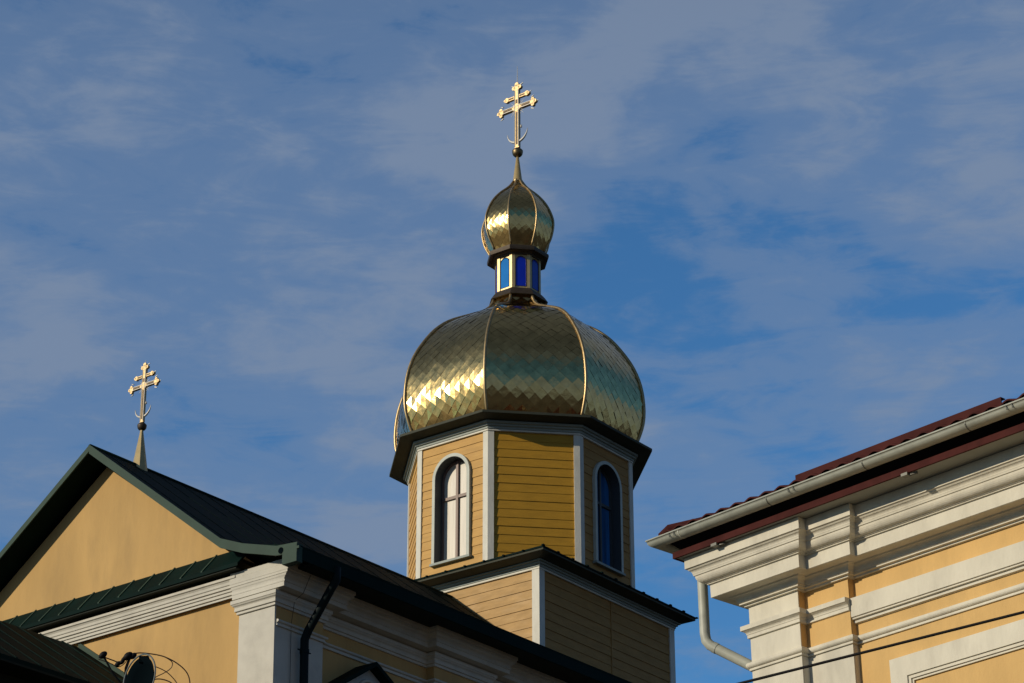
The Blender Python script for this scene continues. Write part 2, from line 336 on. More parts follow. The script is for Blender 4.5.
# small gabled hood on the side wall
ux, vz = -9.256, -4.12
bm = B()
prism(bm, [(ux, vz, 14.13), (ux-1.0, vz, 13.50), (ux-1.0, vz, 13.43), (ux, vz, 14.055)], (0, .45, 0))
prism(bm, [(ux, vz, 14.13), (ux+1.0, vz, 13.56), (ux+1.0, vz, 13.49), (ux, vz, 14.055)], (0, .45, 0))
hood = obj('hood', bm, 'roof', ch, label='little dark gabled hood on the shaded side wall')
bm = B(); prism(bm, [(ux, -3.95, 14.05), (ux-.95, -3.95, 13.44), (ux-.95, -3.95, 12.2), (ux+.95, -3.95, 12.2), (ux+.95, -3.95, 13.5)], (0, .27, 0)); obj('tympanum', bm, 'grey_plaster', hood)
bm = B()
tube(bm, [(ux+.30*math.cos(a), -3.955, 13.50+.34*math.sin(a)) for a in [math.pi*i/12 for i in range(13)]], 0.03, 6); obj('arch_moulding', bm, 'church_white', hood)
bm = B(); prism(bm, [(ux+.26*math.cos(a), -3.958, 13.50+.30*math.sin(a)) for a in [math.pi*i/12 for i in range(13)]], (0, .01, 0)); obj('arch_panel', bm, 'reveal', hood)

# =================================================================== PORCH at lower left
po = thing('porch', 'low dark green sheet roof of the church entrance porch at the bottom left corner', 'porch', O); po.rotation_euler = (0, 0, YA)
rv, rz_, ev, ez = 0.47, 14.83, -1.72, 13.36
bm = B(); X0, X1 = -17.0, WF-.004
prism(bm, [(X1, rv, rz_), (X1, ev, ez), (X1, ev, ez-.07), (X1, rv, rz_-.09)], (X0-X1, 0, 0))
prism(bm, [(X1, rv, rz_), (X1, 2*rv-ev, ez), (X1, 2*rv-ev, ez-.07), (X1, rv, rz_-.09)], (X0-X1, 0, 0))
pr_ = obj('roof', bm, 'roof', po)
bm = B()
for k in range(12):
    x = X1-.35-k*.48
    prism(bm, [(x, rv, rz_), (x, rv, rz_+.018), (x, ev, ez+.018), (x, ev, ez)], (.025, 0, 0))
obj('seam', bm, 'roof', pr_)
bm = B(); s_ = (rz_-ez)/(rv-ev)
prism(bm, [(X1, rv-.05, rz_-.03), (X1, rv-.05, rz_+.06), (X1, ev, ez+.07), (X1, ev, ez)], (-.035, 0, 0)); obj('flashing', bm, 'fascia', pr_)
bm = B(); box(bm, (X0+.4, ev+.45, 0), (X1, ev+.75, ez+.15)); box(bm, (X0+.4, 2*rv-ev-.75, 0), (X1, 2*rv-ev-.45, ez+.15)); box(bm, (X0+.4, ev+.75, 0), (X0+.7, 2*rv-ev-.75, ez+.1)); obj('wall', bm, 'soffit', po)  # near-black wall colour stands in for the shade below the eave
bm = B(); box(bm, (X0, ev, ez-.10), (X1, ev+.45, ez-.07)); obj('soffit', bm, 'soffit', po)

# =================================================================== TOWER
LZ = 15.0
tw = thing('church_tower', 'ochre clapboard octagonal church tower carrying large gilded onion dome', 'tower', O+Vector((-.049, 0, LZ)))
tw.rotation_mode = 'QUATERNION'
tw.rotation_quaternion = (Matrix.Rotation(0.0135, 4, 'Y') @ Matrix.Rotation(YA, 4, 'Z')).to_quaternion()
def tz(z): return z-LZ
def boards(bm, p0, p1, z0, z1, pitch, lap=0.02, hole=None, start=None, mi=0):
    """lapped boards on a vertical plane from p0 to p1 (outward = right of travel). hole=(cx,halfw,zb,zspring) arched opening"""
    p0 = Vector(p0); p1 = Vector(p1); t = (p1-p0); Ln = t.length; t.normalize(); n = Vector((t.y, -t.x))
    def P(s, z, d): return bm.verts.new((p0.x+t.x*s+n.x*d, p0.y+t.y*s+n.y*d, z))
    def hw(z):
        if hole is None: return None
        cx, h, zb, zs = hole
        if z < zb-1e-6 or z > zs+h: return None
        return h if z <= zs else math.sqrt(max(0, h*h-(z-zs)**2))
    z = z1
    zs_list = []
    while z > z0+1e-6:
        zl = max(z0, z-pitch); zs_list.append((zl, z)); z = zl
    for zl, zh in zs_list:
        j = random.uniform(-.003, .003)
        cuts = [zl, zh]
        if hole:
            cx, h, zb, zs = hole
            for c in [zb, zs+h-1e-4]+[zs+h*k/10 for k in range(10)]:
                if zl+1e-4 < c < zh-1e-4: cuts.append(c)
        cuts.sort()
        for a, b in zip(cuts, cuts[1:]):
            da = lap+j-(lap-.002)*(a-zl)/(zh-zl); db = lap+j-(lap-.002)*(b-zl)/(zh-zl)
            m_ = (a+b)/2
            if hole and hw(m_) is not None:
                cx = hole[0]; ha = hw(a) if hw(a) is not None else hw(m_); hb = hw(b) if hw(b) is not None else 0.0
                bm.faces.new((P(0, a, da), P(cx-ha, a, da), P(cx-hb, b, db), P(0, b, db)))
                bm.faces.new((P(cx+ha, a, da), P(Ln, a, da), P(Ln, b, db), P(cx+hb, b, db)))
            else:
                bm.faces.new((P(0, a, da), P(Ln, a, da), P(Ln, b, db), P(0, b, db)))
            if a == zl:
                if hole and hw(zl+1e-3) is not None and hw(zl) is not None:
                    h_ = hw(zl)
                    bm.faces.new((P(0, a, 0), P(hole[0]-h_, a, 0), P(hole[0]-h_, a, da), P(0, a, da)))
                    bm.faces.new((P(hole[0]+h_, a, 0), P(Ln, a, 0), P(Ln, a, da), P(hole[0]+h_, a, da)))
                else:
                    bm.faces.new((P(0, a, 0), P(Ln, a, 0), P(Ln, a, da), P(0, a, da)))
    return bm
# base block
au, av0, av1 = 2.15, -2.09, 2.15; aur = 2.31
sq = [(-au, av0), (aur, av0), (aur, av1), (-au, av1)]   # CCW
ZB0, ZB1 = tz(14.2), tz(18.165)
names = ['side', 'rear', 'far', 'front']
for i in range(4):
    p, q = sq[i], sq[(i+1) % 4]; bm = B()
    boards(bm, p, q, ZB0, ZB1, 0.185, lap=.015)
    obj('base_wall', bm, 'shaded_board' if i == 0 else 'base_board', tw, label=('sunlit faded boards of the square tower base' if i == 3 else 'shaded boards of the square tower base' if i == 0 else None))
def lpost(bm, path3, z0, z1, w, th=0.035):
    """L-shaped corner board at path3[1]"""
    a, c, b = (Vector(p) for p in path3)
    t0 = (a-c).normalized(); t1 = (b-c).normalized()
    n0 = Vector((-t0.y, t0.x)); n0 = n0 if n0.dot(t1) < 0 else -n0
    n1 = Vector((-t1.y, t1.x)); n1 = n1 if n1.dot(t0) < 0 else -n1
    cm = (n0+n1)/(1+n0.dot(n1))
    pts = [c+t0*w, c+t0*w+n0*th, c+cm*th, c+t1*w+n1*th, c+t1*w, c+cm*.002]
    prism(bm, [(p.x, p.y, z0) for p in pts], (0, 0, z1-z0))
for i in range(4):
    bm = B(); lpost(bm, (sq[i-1], sq[i], sq[(i+1) % 4]), ZB0, ZB1, 0.135); obj('corner_board', bm, 'trim', tw)
bm = B(); box(bm, (0.16, av0-.026, ZB0), (0.19, av0-.002, ZB1)); obj('joint_strip', bm, 'shaded_board', tw)
bm = B(); sweep(bm, [(0, ZB1), (.045, ZB1), (.045, ZB1+.035), (0, ZB1+.04)], sq, True); obj('frieze_strip', bm, 'trim', tw)
z = ZB1+.04
bm = B(); sweep(bm, [(0, z), (.06, z), (.06, z+.04), (.09, z+.045), (.09, z+.08), (.13, z+.085), (.13, z+.11), (0, z+.12)], sq, True); obj('moulding', bm, 'grey_trim', tw)
oc = lambda r, k, z=None: ((r*math.cos(R(22.5+45*k)), r*math.sin(R(22.5+45*k))) if z is None else (r*math.cos(R(22.5+45*k)), r*math.sin(R(22.5+45*k)), z))
def octp(r): return [oc(r, k) for k in range(8)]
sqo = lambda d: [(-au-d, av0-d), (aur+d-.13, av0-d), (aur+d-.13, av1+d), (-au-d, av1+d)]
z = ZB1+.155
bm = B()
sweep(bm, [(-.1, z), (.13, z), (.375, z+.03), (.395, z+.035), (.395, z+.07), (-.1, z+.07)], sq, True, sc={1: (.67, 1), 2: (.67, 1)}); obj('soffit', bm, 'tower_soffit', tw)
# skirt roof of the base
bm = B()
lo = [bm.verts.new((*p, z+.075)) for p in sqo(.41)]; lo2 = [bm.verts.new((*p, z+.105)) for p in sqo(.41)]; hi = [bm.verts.new((*p, z+.42)) for p in sqo(-.25)]
for i in range(4):
    j = (i+1) % 4; bm.faces.new((lo[i], lo[j], lo2[j], lo2[i])); bm.faces.new((lo2[i], lo2[j], hi[j], hi[i]))
bm.faces.new(lo[::-1]); bm.faces.new(hi)
for i in range(4):
    a = Vector(sqo(.415)[i]); b = Vector(sqo(.415)[(i+1) % 4]); n_ = 11
    for k in range(n_+1):
        p = a.lerp(b, k/n_); h_ = random.uniform(.0, .014); box(bm, (p.x-.03, p.y-.02, z+.09), (p.x+.03, p.y+.02, z+.108+h_))
obj('skirt_roof', bm, 'roof', tw)
# drum
RA = 2.15; RC = RA/math.cos(R(22.5)); O8 = octp(RC); O8[3] = (O8[3][0], O8[3][1]-.06); O8[2] = (O8[2][0]-.02, O8[2][1]-.06)
ZD0, ZD1 = tz(18.45), tz(21.285)
FL = 2*RC*math.sin(R(22.5))
def arch_window(parent_name, p0, p1, kind, label, cx, h=0.40, zb=tz(18.80), zs=tz(20.545)):
    p0 = Vector(p0); p1 = Vector(p1); t = (p1-p0).normalized(); n = Vector((t.y, -t.x))
    def P(s, z, d): return (p0.x+t.x*s+n.x*d, p0.y+t.y*s+n.y*d, z)
    def ring(bm, hi_, ho, d0, d1, zb_=zb):
        K = 16
        def outline(hh): return [(cx-hh, zb_)]+[(cx-hh*math.cos(math.pi*k/K), zs+hh*math.sin(math.pi*k/K)) for k in range(K+1)]+[(cx+hh, zb_)]
        A, Bo = outline(hi_), outline(ho)
        q = [[bm.verts.new(P(s, z, d)) for s, z in L_] for L_, d in ((A, d0), (A, d1), (Bo, d1), (Bo, d0))]
        for r_ in range(4):
            a, b = q[r_], q[(r_+1) % 4]
            for k in range(len(a)-1): bm.faces.new((a[k], a[k+1], b[k+1], b[k]))
        bm.faces.new([q[r_][0] for r_ in range(4)]); bm.faces.new([q[r_][-1] for r_ in range(4)][::-1])
    bm = B(); ring(bm, h-.004, h+.062, 0.0, .075); win = obj('window', bm, 'window_trim', tw, label=label)
    bm = B(); ring(bm, h-.01, h-.004, -.20, .070); obj('reveal', bm, 'reveal', win)
    bm = B(); ring(bm, h-.055, h-.0105, -.19, -.14); obj('frame', bm, 'brown' if kind == 'cream' else 'reveal', win)
    K = 16; bm = B()
    pts = [P(cx-h+.01, zb, -.17)]+[P(cx-(h-.01)*math.cos(math.pi*k/K), zs+(h-.01)*math.sin(math.pi*k/K), -.17) for k in range(K+1)]+[P(cx+h-.01, zb, -.17)]
    prism(bm, pts, (-n.x*.01, -n.y*.01, 0)); obj('pane', bm, 'curtain' if kind == 'cream' else 'blue_glass', win, label=('window pane with pale curtain behind it' if kind == 'cream' else 'dark blue reflecting window pane'))
    bm = B()
    def bar(s0, s1, z0, z1, d0, d1):
        q = [P(s0, z0, d0), P(s1, z0, d0), P(s1, z1, d0), P(s0, z1, d0)]; prism(bm, q, (n.x*(d1-d0), n.y*(d1-d0), 0))
    bar(cx-.028, cx+.028, zb, zs+h-.02, -.165, -.125); zc = tz(20.17)
    bar(cx-h+.02, cx-.029, zc-.03, zc+.03, -.165, -.13); bar(cx+.029, cx+h-.02, zc-.03, zc+.03, -.165, -.13)
    obj('muntin', bm, 'brown' if kind == 'cream' else 'reveal', win)
    bm = B(); bar(cx-h-.09, cx+h+.09, zb-.045, zb, -.2, .10); obj('sill', bm, 'grey_trim', win)
    if kind == 'cream':
        pass
HOLE = (FL/2, .40, tz(18.80), tz(20.545))
# vertex k and k+1 : face normal angle 45*(k+1)
for k in range(8):
    a = 45*(k+1) % 360; card = a % 90 == 0
    p, q = O8[k], O8[(k+1) % 8]; bm = B()
    FLk = (Vector(p)-Vector(q)).length; cxs = FL/2+(-.04 if a == 180 else 0)
    boards(bm, p, q, ZD0, ZD1, 0.178, lap=.013, hole=(cxs, .40, tz(18.80), tz(20.545)) if card else None)
    obj('drum_wall', bm, {225: 'mustard_board', 270: 'shaded_board'}.get(a, 'board'), tw, label={225: 'plain mustard board face of the octagonal drum', 180: 'sunlit board face with cream curtained window', 270: 'shaded board face with blue window'}.get(a))
    if card:
        arch_window('w', p, q, 'cream' if a in (180,) else 'blue', {180: 'arched window with pale curtain and brown cross bars on the sunlit face', 270: 'arched dark blue window on the shaded right face'}.get(a), cxs)
for k in range(8):
    bm = B(); lpost(bm, (O8[k-1], O8[k], O8[(k+1) % 8]), ZD0, ZD1, 0.085 if k == 3 else 0.105, .035); obj('corner_board', bm, 'trim', tw)
bm = B(); sweep(bm, [(0, ZD1), (.05, ZD1), (.05, ZD1+.035), (0, ZD1+.04)], O8, True); obj('frieze_strip', bm, 'trim', tw)
z = ZD1+.04
bm = B(); sweep(bm, [(0, z), (.065, z), (.065, z+.045), (.10, z+.05), (.10, z+.09), (.14, z+.095), (.14, z+.14), (0, z+.15)], O8, True); obj('moulding', bm, 'grey_trim', tw)
z = tz(21.47)
bm = B(); sweep(bm, [(-.3, z+.01), (.14, z+.01), (.405, z+.035), (.415, z+.04), (.415, z+.09), (-.3, z+.12)], O8, True); obj('eave', bm, 'tower_soffit', tw)
# dome
def prof_eval(pts, n=10): return [(p.x, p.y) for p in catmull([Vector((r, z_, 0)) for r, z_ in pts], n)]
def resample(pr, step):
    out_ = [pr[0]]; acc = 0; L_ = [0]
    for a, b in zip(pr, pr[1:]): L_.append(L_[-1]+math.hypot(b[0]-a[0], b[1]-a[1]))
    return L_
def at_len(pr, L_, s):
    s = min(max(s, 0), L_[-1])
    for i in range(len(L_)-1):
        if s <= L_[i+1] or i == len(L_)-2:
            t = (s-L_[i])/max(1e-9, L_[i+1]-L_[i]); a, b = pr[i], pr[i+1]
            r = a[0]+(b[0]-a[0])*t; z_ = a[1]+(b[1]-a[1])*t; tx, tzv = b[0]-a[0], b[1]-a[1]; l_ = math.hypot(tx, tzv)
            return r, z_, (-tzv/l_, tx/l_)   # normal in (r,z); profile runs top to bottom
def dome(name, pr, tile, lift, jit, rib_r, parent, label, ribdepth=0.0):
    L_ = resample(pr, 0); T = L_[-1]; c225, s225 = math.cos(R(22.5)), math.sin(R(22.5))
    bm = B()
    for k in range(8):
        am = R(45*(k+1)); dn = Vector((math.cos(am), math.sin(am))); dt = Vector((-dn.y, dn.x))
        def P(x, s, off):
            r, z_, nn = at_len(pr, L_, s); hw_ = r*s225; x_ = min(max(x, -hw_), hw_); a_ = r*c225
            nr_ = (nn[0], nn[1]); nr_ = nr_ if nn[0] > 0 or True else nr_
            ro = a_+nr_[0]*off
            return bm.verts.new((dn.x*ro+dt.x*x_, dn.y*ro+dt.y*x_, z_+nr_[1]*off))
        # backing skin
        K = 40
        prev = None
        for i in range(K+1):
            s = T*i/K; row = (P(-9, s, -.012), P(9, s, -.012))
            if prev: bm.faces.new((prev[0], prev[1], row[1], row[0]))
            prev = row
        rows_ = int(T/tile)+2
        for j in range(-1, rows_):
            sc_ = j*tile
            rr = at_len(pr, L_, sc_)[0]*s225
            n_ = int(rr/(tile*2))+2
            for i in range(-n_, n_+1):
                x = (i+(0.5 if j % 2 else 0))*tile*2
                if abs(x)-tile > rr+.02: continue
                e = [random.gauss(0, jit) for _ in range(4)]
                low = max(0, (sc_/T-.8)/.2)
                e = [q*(1+2.2*low) for q in e]
                t_, r_, b_, l_ = P(x, sc_-tile, e[0]), P(x+tile, sc_, lift*.5+e[1]), P(x, sc_+tile, lift+e[2]), P(x-tile, sc_, lift*.5+e[3])
                try:
                    bm.faces.new((t_, l_, b_)); bm.faces.new((t_, b_, r_))
                except Exception: pass
    bmesh.ops.dissolve_degenerate(bm, dist=1e-5, edges=bm.edges[:])
    d_ = obj(name, bm, 'gold', parent, label=label)
    for k in range(8):
        pts = []
        for i in range(33):
            r, z_, nn = at_len(pr, L_, T*i/32); r += .012; pts.append(oc(r, k, z_))
        bm = B(); tube(bm, pts, rib_r, 8); obj('rib', bm, 'gold_rib', d_, smooth=True)
    return d_
DP = [(0.56, 25.16), (0.62, 24.97), (0.80, 24.79), (1.12, 24.62), (1.60, 24.37), (1.90, 24.13), (2.14, 23.84), (2.40, 23.42), (2.56, 22.98), (2.62, 22.52), (2.60, 22.14), (2.50, 21.82), (2.40, 21.60)]
DP = prof_eval([(r, tz(z_)) for r, z_ in DP])
dome('dome', DP, 0.122, .005, .0018, .032, tw, 'large octagonal gilded onion dome of diamond shaped sheets')
bm = B(); sweep(bm, [(-.3, tz(21.592)), (.285, tz(21.575)), (.285, tz(21.60)), (.10, tz(21.64)), (-.3, tz(21.64))], O8, True); obj('dome_flashing', bm, 'seam', tw)
# lantern
RL = 0.475; L8 = octp(RL)
bm = B(); sweep(bm, [(-.2, tz(25.105)), (.16, tz(25.105)), (.10, tz(25.205)), (.04, tz(25.285)), (.02, tz(25.305)), (-.2, tz(25.305))], L8, True); lan = obj('lantern_base', bm, 'bronze', tw)
bm = B(); sweep(bm, [(-.1, tz(25.307)), (.0, tz(25.307)), (.0, tz(26.085)), (-.1, tz(26.085))], L8, True); lw = obj('lantern', bm, 'spire', tw, label='small eight sided lantern with blue arched panels')
for k in range(8):
    bm = B(); lpost(bm, (L8[k-1], L8[k], L8[(k+1) % 8]), tz(25.307), tz(26.085), 0.055, .02); obj('corner_strip', bm, 'spire', lw)
    p, q = Vector(L8[k]), Vector(L8[(k+1) % 8]); t = (q-p).normalized(); n = Vector((t.y, -t.x)); c = (p+q)/2; h = .115; zb, zs = tz(25.355), tz(25.925)
    pts = [(c.x+t.x*(-h)+n.x*.004, c.y+t.y*(-h)+n.y*.004, zb)]+[(c.x-t.x*h*math.cos(math.pi*i/10)+n.x*.004, c.y-t.y*h*math.cos(math.pi*i/10)+n.y*.004, zs+h*math.sin(math.pi*i/10)) for i in range(11)]+[(c.x+t.x*h+n.x*.004, c.y+t.y*h+n.y*.004, zb)]
    bm = B(); prism(bm, pts, (n.x*.008, n.y*.008, 0)); obj('panel', bm, 'blue_sunlit' if k == 3 else 'blue', lw)
    bm = B()
    tube(bm, [Vector(x)+Vector((n.x*.012, n.y*.012, 0)) for x in pts], .009, 6); obj('panel_frame', bm, 'bronze', lw)
bm = B(); sweep(bm, [(-.2, tz(26.085)), (.03, tz(26.085)), (.04, tz(26.12)), (.08, tz(26.13)), (.10, tz(26.16)), (.175, tz(26.13)), (.185, tz(26.17)), (.18, tz(26.22)), (.10, tz(26.27)), (-.2, tz(26.30))], L8, True); obj('lantern_cornice', bm, 'bronze', tw)
OP = [(0.06, 28.11), (0.11, 28.02), (0.21, 27.88), (0.42, 27.68), (0.58, 27.48), (0.69, 27.27), (0.765, 27.03), (0.765, 26.82), (0.71, 26.58), (0.62, 26.40), (0.56, 26.28)]
OP = prof_eval([(r, tz(z_)) for r, z_ in OP])
dome('onion', OP, 0.075, .003, .0008, .020, tw, 'small gilded onion cupola above the blue lantern')
bm = B(); lathe(bm, [(.10, tz(28.03)), (.115, tz(28.06)), (.10, tz(28.09)), (.03, tz(28.66)), (0, tz(28.67))], seg=16); obj('spire', bm, 'spire', tw, smooth=True)
def make_cross(parent, base, sc, dark):
    """Orthodox cross in the local v-z plane, thin in u"""
    b = Vector(base)
    def bx(bm, v0, v1, z0, z1, d=.03): box(bm, (b.x-d*sc, b.y+v0*sc, b.z+z0*sc), (b.x+d*sc, b.y+v1*sc, b.z+z1*sc))
    bm = B(); lathe(bm, [(0, b.z-.11*sc)]+[(.115*sc*math.cos(R(a)), b.z+.105*sc*math.sin(R(a))) for a in range(-75, 15, 15)]+[(.118*sc, b.z+.01*sc), (.118*sc, b.z+.05*sc), (.09*sc, b.z+.08*sc), (.04*sc, b.z+.12*sc), (0, b.z+.121*sc)], (b.x, b.y), 20)
    obj('ball', bm, 'bronze' if dark else 'seam', parent, smooth=True)
    bm = B()
    bx(bm, -.058, .058, .12, 1.60); bx(bm, -.28, -.061, 1.35, 1.425); bx(bm, .061, .28, 1.35, 1.425)
    for s in (-1, 1):
        bx(bm, *sorted((s*.061, s*.43)), 1.07, 1.17)
    # trefoil ends
    def disc(cy, cz, r, d=.034):
        pts = [(b.x-d*sc, b.y+(cy+r*math.cos(a))*sc, b.z+(cz+r*math.sin(a))*sc) for a in [2*math.pi*i/12 for i in range(12)]]; prism(bm, pts, (2*d*sc, 0, 0))
    for s in (-1, 1):
        disc(s*.43, 1.12, .072); disc(s*.49, 1.12, .042); disc(s*.43, 1.19, .04); disc(s*.43, 1.05, .04)
        disc(s*.27, 1.388, .058); disc(s*.31, 1.388, .036)
    disc(0, 1.62, .08); disc(0, 1.70, .05); disc(-.08, 1.62, .045); disc(.08, 1.62, .045)
    disc(0, 1.12, .10, .038)
    obj('cross', bm, 'gold_cross', parent)
    # raised edging, rays, crescent, spike
    bm = B()
    for v_ in (-.05, .05): tube(bm, [(b.x-.034*sc, b.y+v_*sc, b.z+.15*sc), (b.x-.034*sc, b.y+v_*sc, b.z+1.55*sc)], .011*sc, 6)
    for z__ in (1.08, 1.16): tube(bm, [(b.x-.034*sc, b.y-.38*sc, b.z+z__*sc), (b.x-.034*sc, b.y+.38*sc, b.z+z__*sc)], .010*sc, 6)
    obj('edging', bm, 'silver', parent)
    bm = B(); d0 = -.0365
    box(bm, (b.x+d0*sc, b.y-.02*sc, b.z+.2*sc), (b.x-.03*sc, b.y+.02*sc, b.z+1.0*sc))
    for s in (-1, 1):
        y0, y1 = sorted((s*.13, s*.36)); box(bm, (b.x+d0*sc, b.y+y0*sc, b.z+1.10*sc), (b.x-.03*sc, b.y+y1*sc, b.z+1.14*sc))
        y0, y1 = sorted((s*.08, s*.22)); box(bm, (b.x+d0*sc, b.y+y0*sc, b.z+1.372*sc), (b.x-.03*sc, b.y+y1*sc, b.z+1.402*sc))
    box(bm, (b.x+d0*sc, b.y-.02*sc, b.z+1.22*sc), (b.x-.03*sc, b.y+.02*sc, b.z+1.32*sc))
    obj('inlay', bm, 'bronze', parent)
    bm = B()
    for a in (30, 45, 60, 120, 135, 150, 210, 225, 240, 300, 315, 330):
        l_ = .24 if a % 45 == 0 and a % 90 else .19
        bm = B(); tube(bm, [(b.x, b.y+.06*math.cos(R(a))*sc, b.z+(1.12+.06*math.sin(R(a)))*sc), (b.x, b.y+l_*math.cos(R(a))*sc, b.z+(1.12+l_*math.sin(R(a)))*sc)], [.012*sc, .003*sc], 5); obj('ray', bm, 'silver', parent)
    for s in (-1, 1):
        for (vv, zz) in ((.55, 1.12), (.43, 1.26), (.43, .98), (.36, 1.40), (.14, 1.68)):
            bm = B(); tube(bm, [(b.x, b.y+s*(vv-.05)*sc, b.z+zz*sc), (b.x, b.y+s*(vv+.02)*sc, b.z+(zz+(.03 if zz > 1.12 else -.03 if zz < 1.12 else 0))*sc)], [.018*sc, .008*sc], 6); obj('bead', bm, 'silver', parent)
    bm = B(); pts = [(b.x, b.y+.27*math.cos(R(a))*sc, b.z+(.54+.27*math.sin(R(a)))*sc) for a in range(182, 360, 11)]
    rr = [(.006+.024*math.sin(math.pi*i/(len(pts)-1)))*sc for i in range(len(pts))]; tube(bm, pts, rr, 8)
    tube(bm, [(b.x, b.y-.10*sc, b.z+.60*sc), (b.x, b.y-.10*sc, b.z+.66*sc)], .02*sc, 6); obj('crescent', bm, 'silver', parent, smooth=True)
    bm = B(); tube(bm, [(b.x, b.y, b.z+1.68*sc), (b.x, b.y, b.z+(2.18 if not dark else 1.84)*sc)], [.012*sc, .004*sc], 6); obj('spike', bm, 'silver', parent)
cr = tw
make_cross(tw, (0, 0, tz(28.77)), 1.0, False)
# ridge finial
rc = thing('ridge_cross', 'smaller gilded cross on a metal cone standing on the green church ridge', 'cross', O+Vector((math.cos(YA), math.sin(YA), 0))*-10.567+Vector((0, 0, 18.0))); rc.rotation_euler = (R(0), R(.55), YA)
bm = B(); lathe(bm, [(.15, -.12), (.135, 0.0), (.03, .70), (.028, .74), (0, .741)], seg=8); obj('cone', bm, 'spire', rc)
bm = B(); lathe(bm, [(.012, .73), (.012, .80)], seg=8); obj('rod', bm, 'bronze', rc)
make_cross(rc, (0, 0, .80), 0.68, True)

# =================================================================== HOUSE on the right
YR = R(-46.73)
XC = Vector((2.194, 22.895, 0))
hs = thing('house', 'corner of an orange plastered house with cream cornice and zinc gutter on the right', 'house', XC); hs.rotation_euler = (0, 0, YR)
SL, DP_ = 12.0, 9.0
pw = [(0, DP_), (0, 0), (.61, 0), (.61, .10), (1.135, .10), (1.135, .175), (SL, .175)]
bm = B(); box(bm, (1.135, .175, 0), (SL, .6, 10.1)); obj('front_wall', bm, 'house_plaster', hs)
bm = B(); box(bm, (.012, .11, 0), (1.135, .6, 10.1)); box(bm, (.012, .012, 0), (.608, .11, 10.1)); box(bm, (.61, .10, 9.035), (1.133, .11, 10.1)); obj('wall_core', bm, 'house_plaster', hs)
bm = B(); box(bm, (.012, .6, 0), (.4, DP_, 10.1)); box(bm, (.4, DP_-.4, 0), (SL, DP_, 10.1)); box(bm, (SL-.4, .6, 0), (SL, DP_-.4, 10.1)); obj('side_wall', bm, 'house_plaster', hs)
bm = B(); box(bm, (0, 0, 0), (.612, .012, 10.1)); box(bm, (0, .012, 0), (.012, .7, 10.1)); obj('pilaster', bm, 'cream', hs, label='cream corner pilaster of the house')
bm = B(); box(bm, (.614, .10, 0), (1.137, .11, 9.035)); box(bm, (.608, .012, 0), (.6135, .10, 8.97)); box(bm, (1.1335, .11, 0), (1.139, .175, 8.97)); obj('pilaster', bm, 'cream', hs, label='cream inner pilaster below the roll moulding')
prof = [(-.02, 10.108), (.415, 10.108), (.415, 9.998), (.40, 9.994)]+arcp(.40, 9.945, .036, 90, 180, 5)[1:]+[(.362, 9.943), (.358, 9.926), (.348, 9.922)]+[(.348-.062*(i/6)**1.7, 9.920-.066*math.sin(math.pi/2*i/6)) for i in range(1, 7)]+[(.284, 9.848), (.270, 9.846), (.270, 9.836), (.250, 9.833), (.248, 9.707), (.24, 9.703), (.135, 9.703), (.125, 9.69)]+arcp(.125, 9.638, .052, 90, 180, 6)[1:]+[(.062, 9.636), (.062, 9.622), (.03, 9.618), (.03, 9.602), (-.02, 9.60)]
bm = B(); sweep(bm, prof, pw); obj('cornice', bm, 'cream', hs)
prof = [(-.02, 9.412), (.065, 9.408), (.065, 9.364), (.055, 9.36)]+arcp(.055, 9.325, .03, 90, 180, 4)[1:]+[(.02, 9.32), (.02, 9.29), (-.02, 9.28)]
bm = B(); sweep(bm, prof, pw[:-1][:5]); obj('string_course', bm, 'cream', hs)
prof = [(-.02, 9.062), (.012, 9.058)]+arcp(.012, 9.026, .030, 85, -85, 7)+[(.018, 8.988), (.018, 8.974), (-.02, 8.970)]
bm = B(); sweep(bm, prof, pw); obj('roll_moulding', bm, 'cream', hs)
# broad frieze board and window surround on the main wall
bm = B(); s0 = 1.1365
prism(bm, [(s0, .18, 9.41), (s0, .105, 9.405), (s0, .105, 9.225), (s0, .12, 9.221), (s0, .12, 9.206), (s0, .145, 9.203), (s0, .145, 9.176), (s0, .18, 9.17)], (SL-s0, 0, 0)); obj('frieze_board', bm, 'cream', hs)
def surround(x0, x1, z0, z1, w, nm='window_surround'):
    bm = B()
    prof_ = [(0, .18), (0, .125), (w-.03, .125), (w-.03, .14), (w, .14), (w, .155), (w+.02, .155), (w+.02, .18)]
    pts = [(x0, z0), (x0, z1), (x1, z1), (x1, z0)]; mv = [(1, 1), (1, -1), (-1, -1), (-1, 1)]
    rows = [[bm.verts.new((p[0]+m[0]*a, b_, p[1]+m[1]*a)) for a, b_ in prof_] for p, m in zip(pts, mv)]
    for i in range(4):
        a, b_ = rows[i], rows[(i+1) % 4]
        for j in range(len(prof_)): bm.faces.new((a[j], b_[j], b_[(j+1) % len(prof_)], a[(j+1) % len(prof_)]))
    s = obj(nm, bm, 'cream', hs)
    bm = B(); box(bm, (x0+w+.35, .168, z0+w+.2), (x1-w-.35, .18, z1-w-1.1)); obj('pane', bm, 'dark_glass', s)
surround(1.515, 4.3, 5.4, 8.725, .215)
surround(5.9, 8.6, 5.4, 8.725, .215)
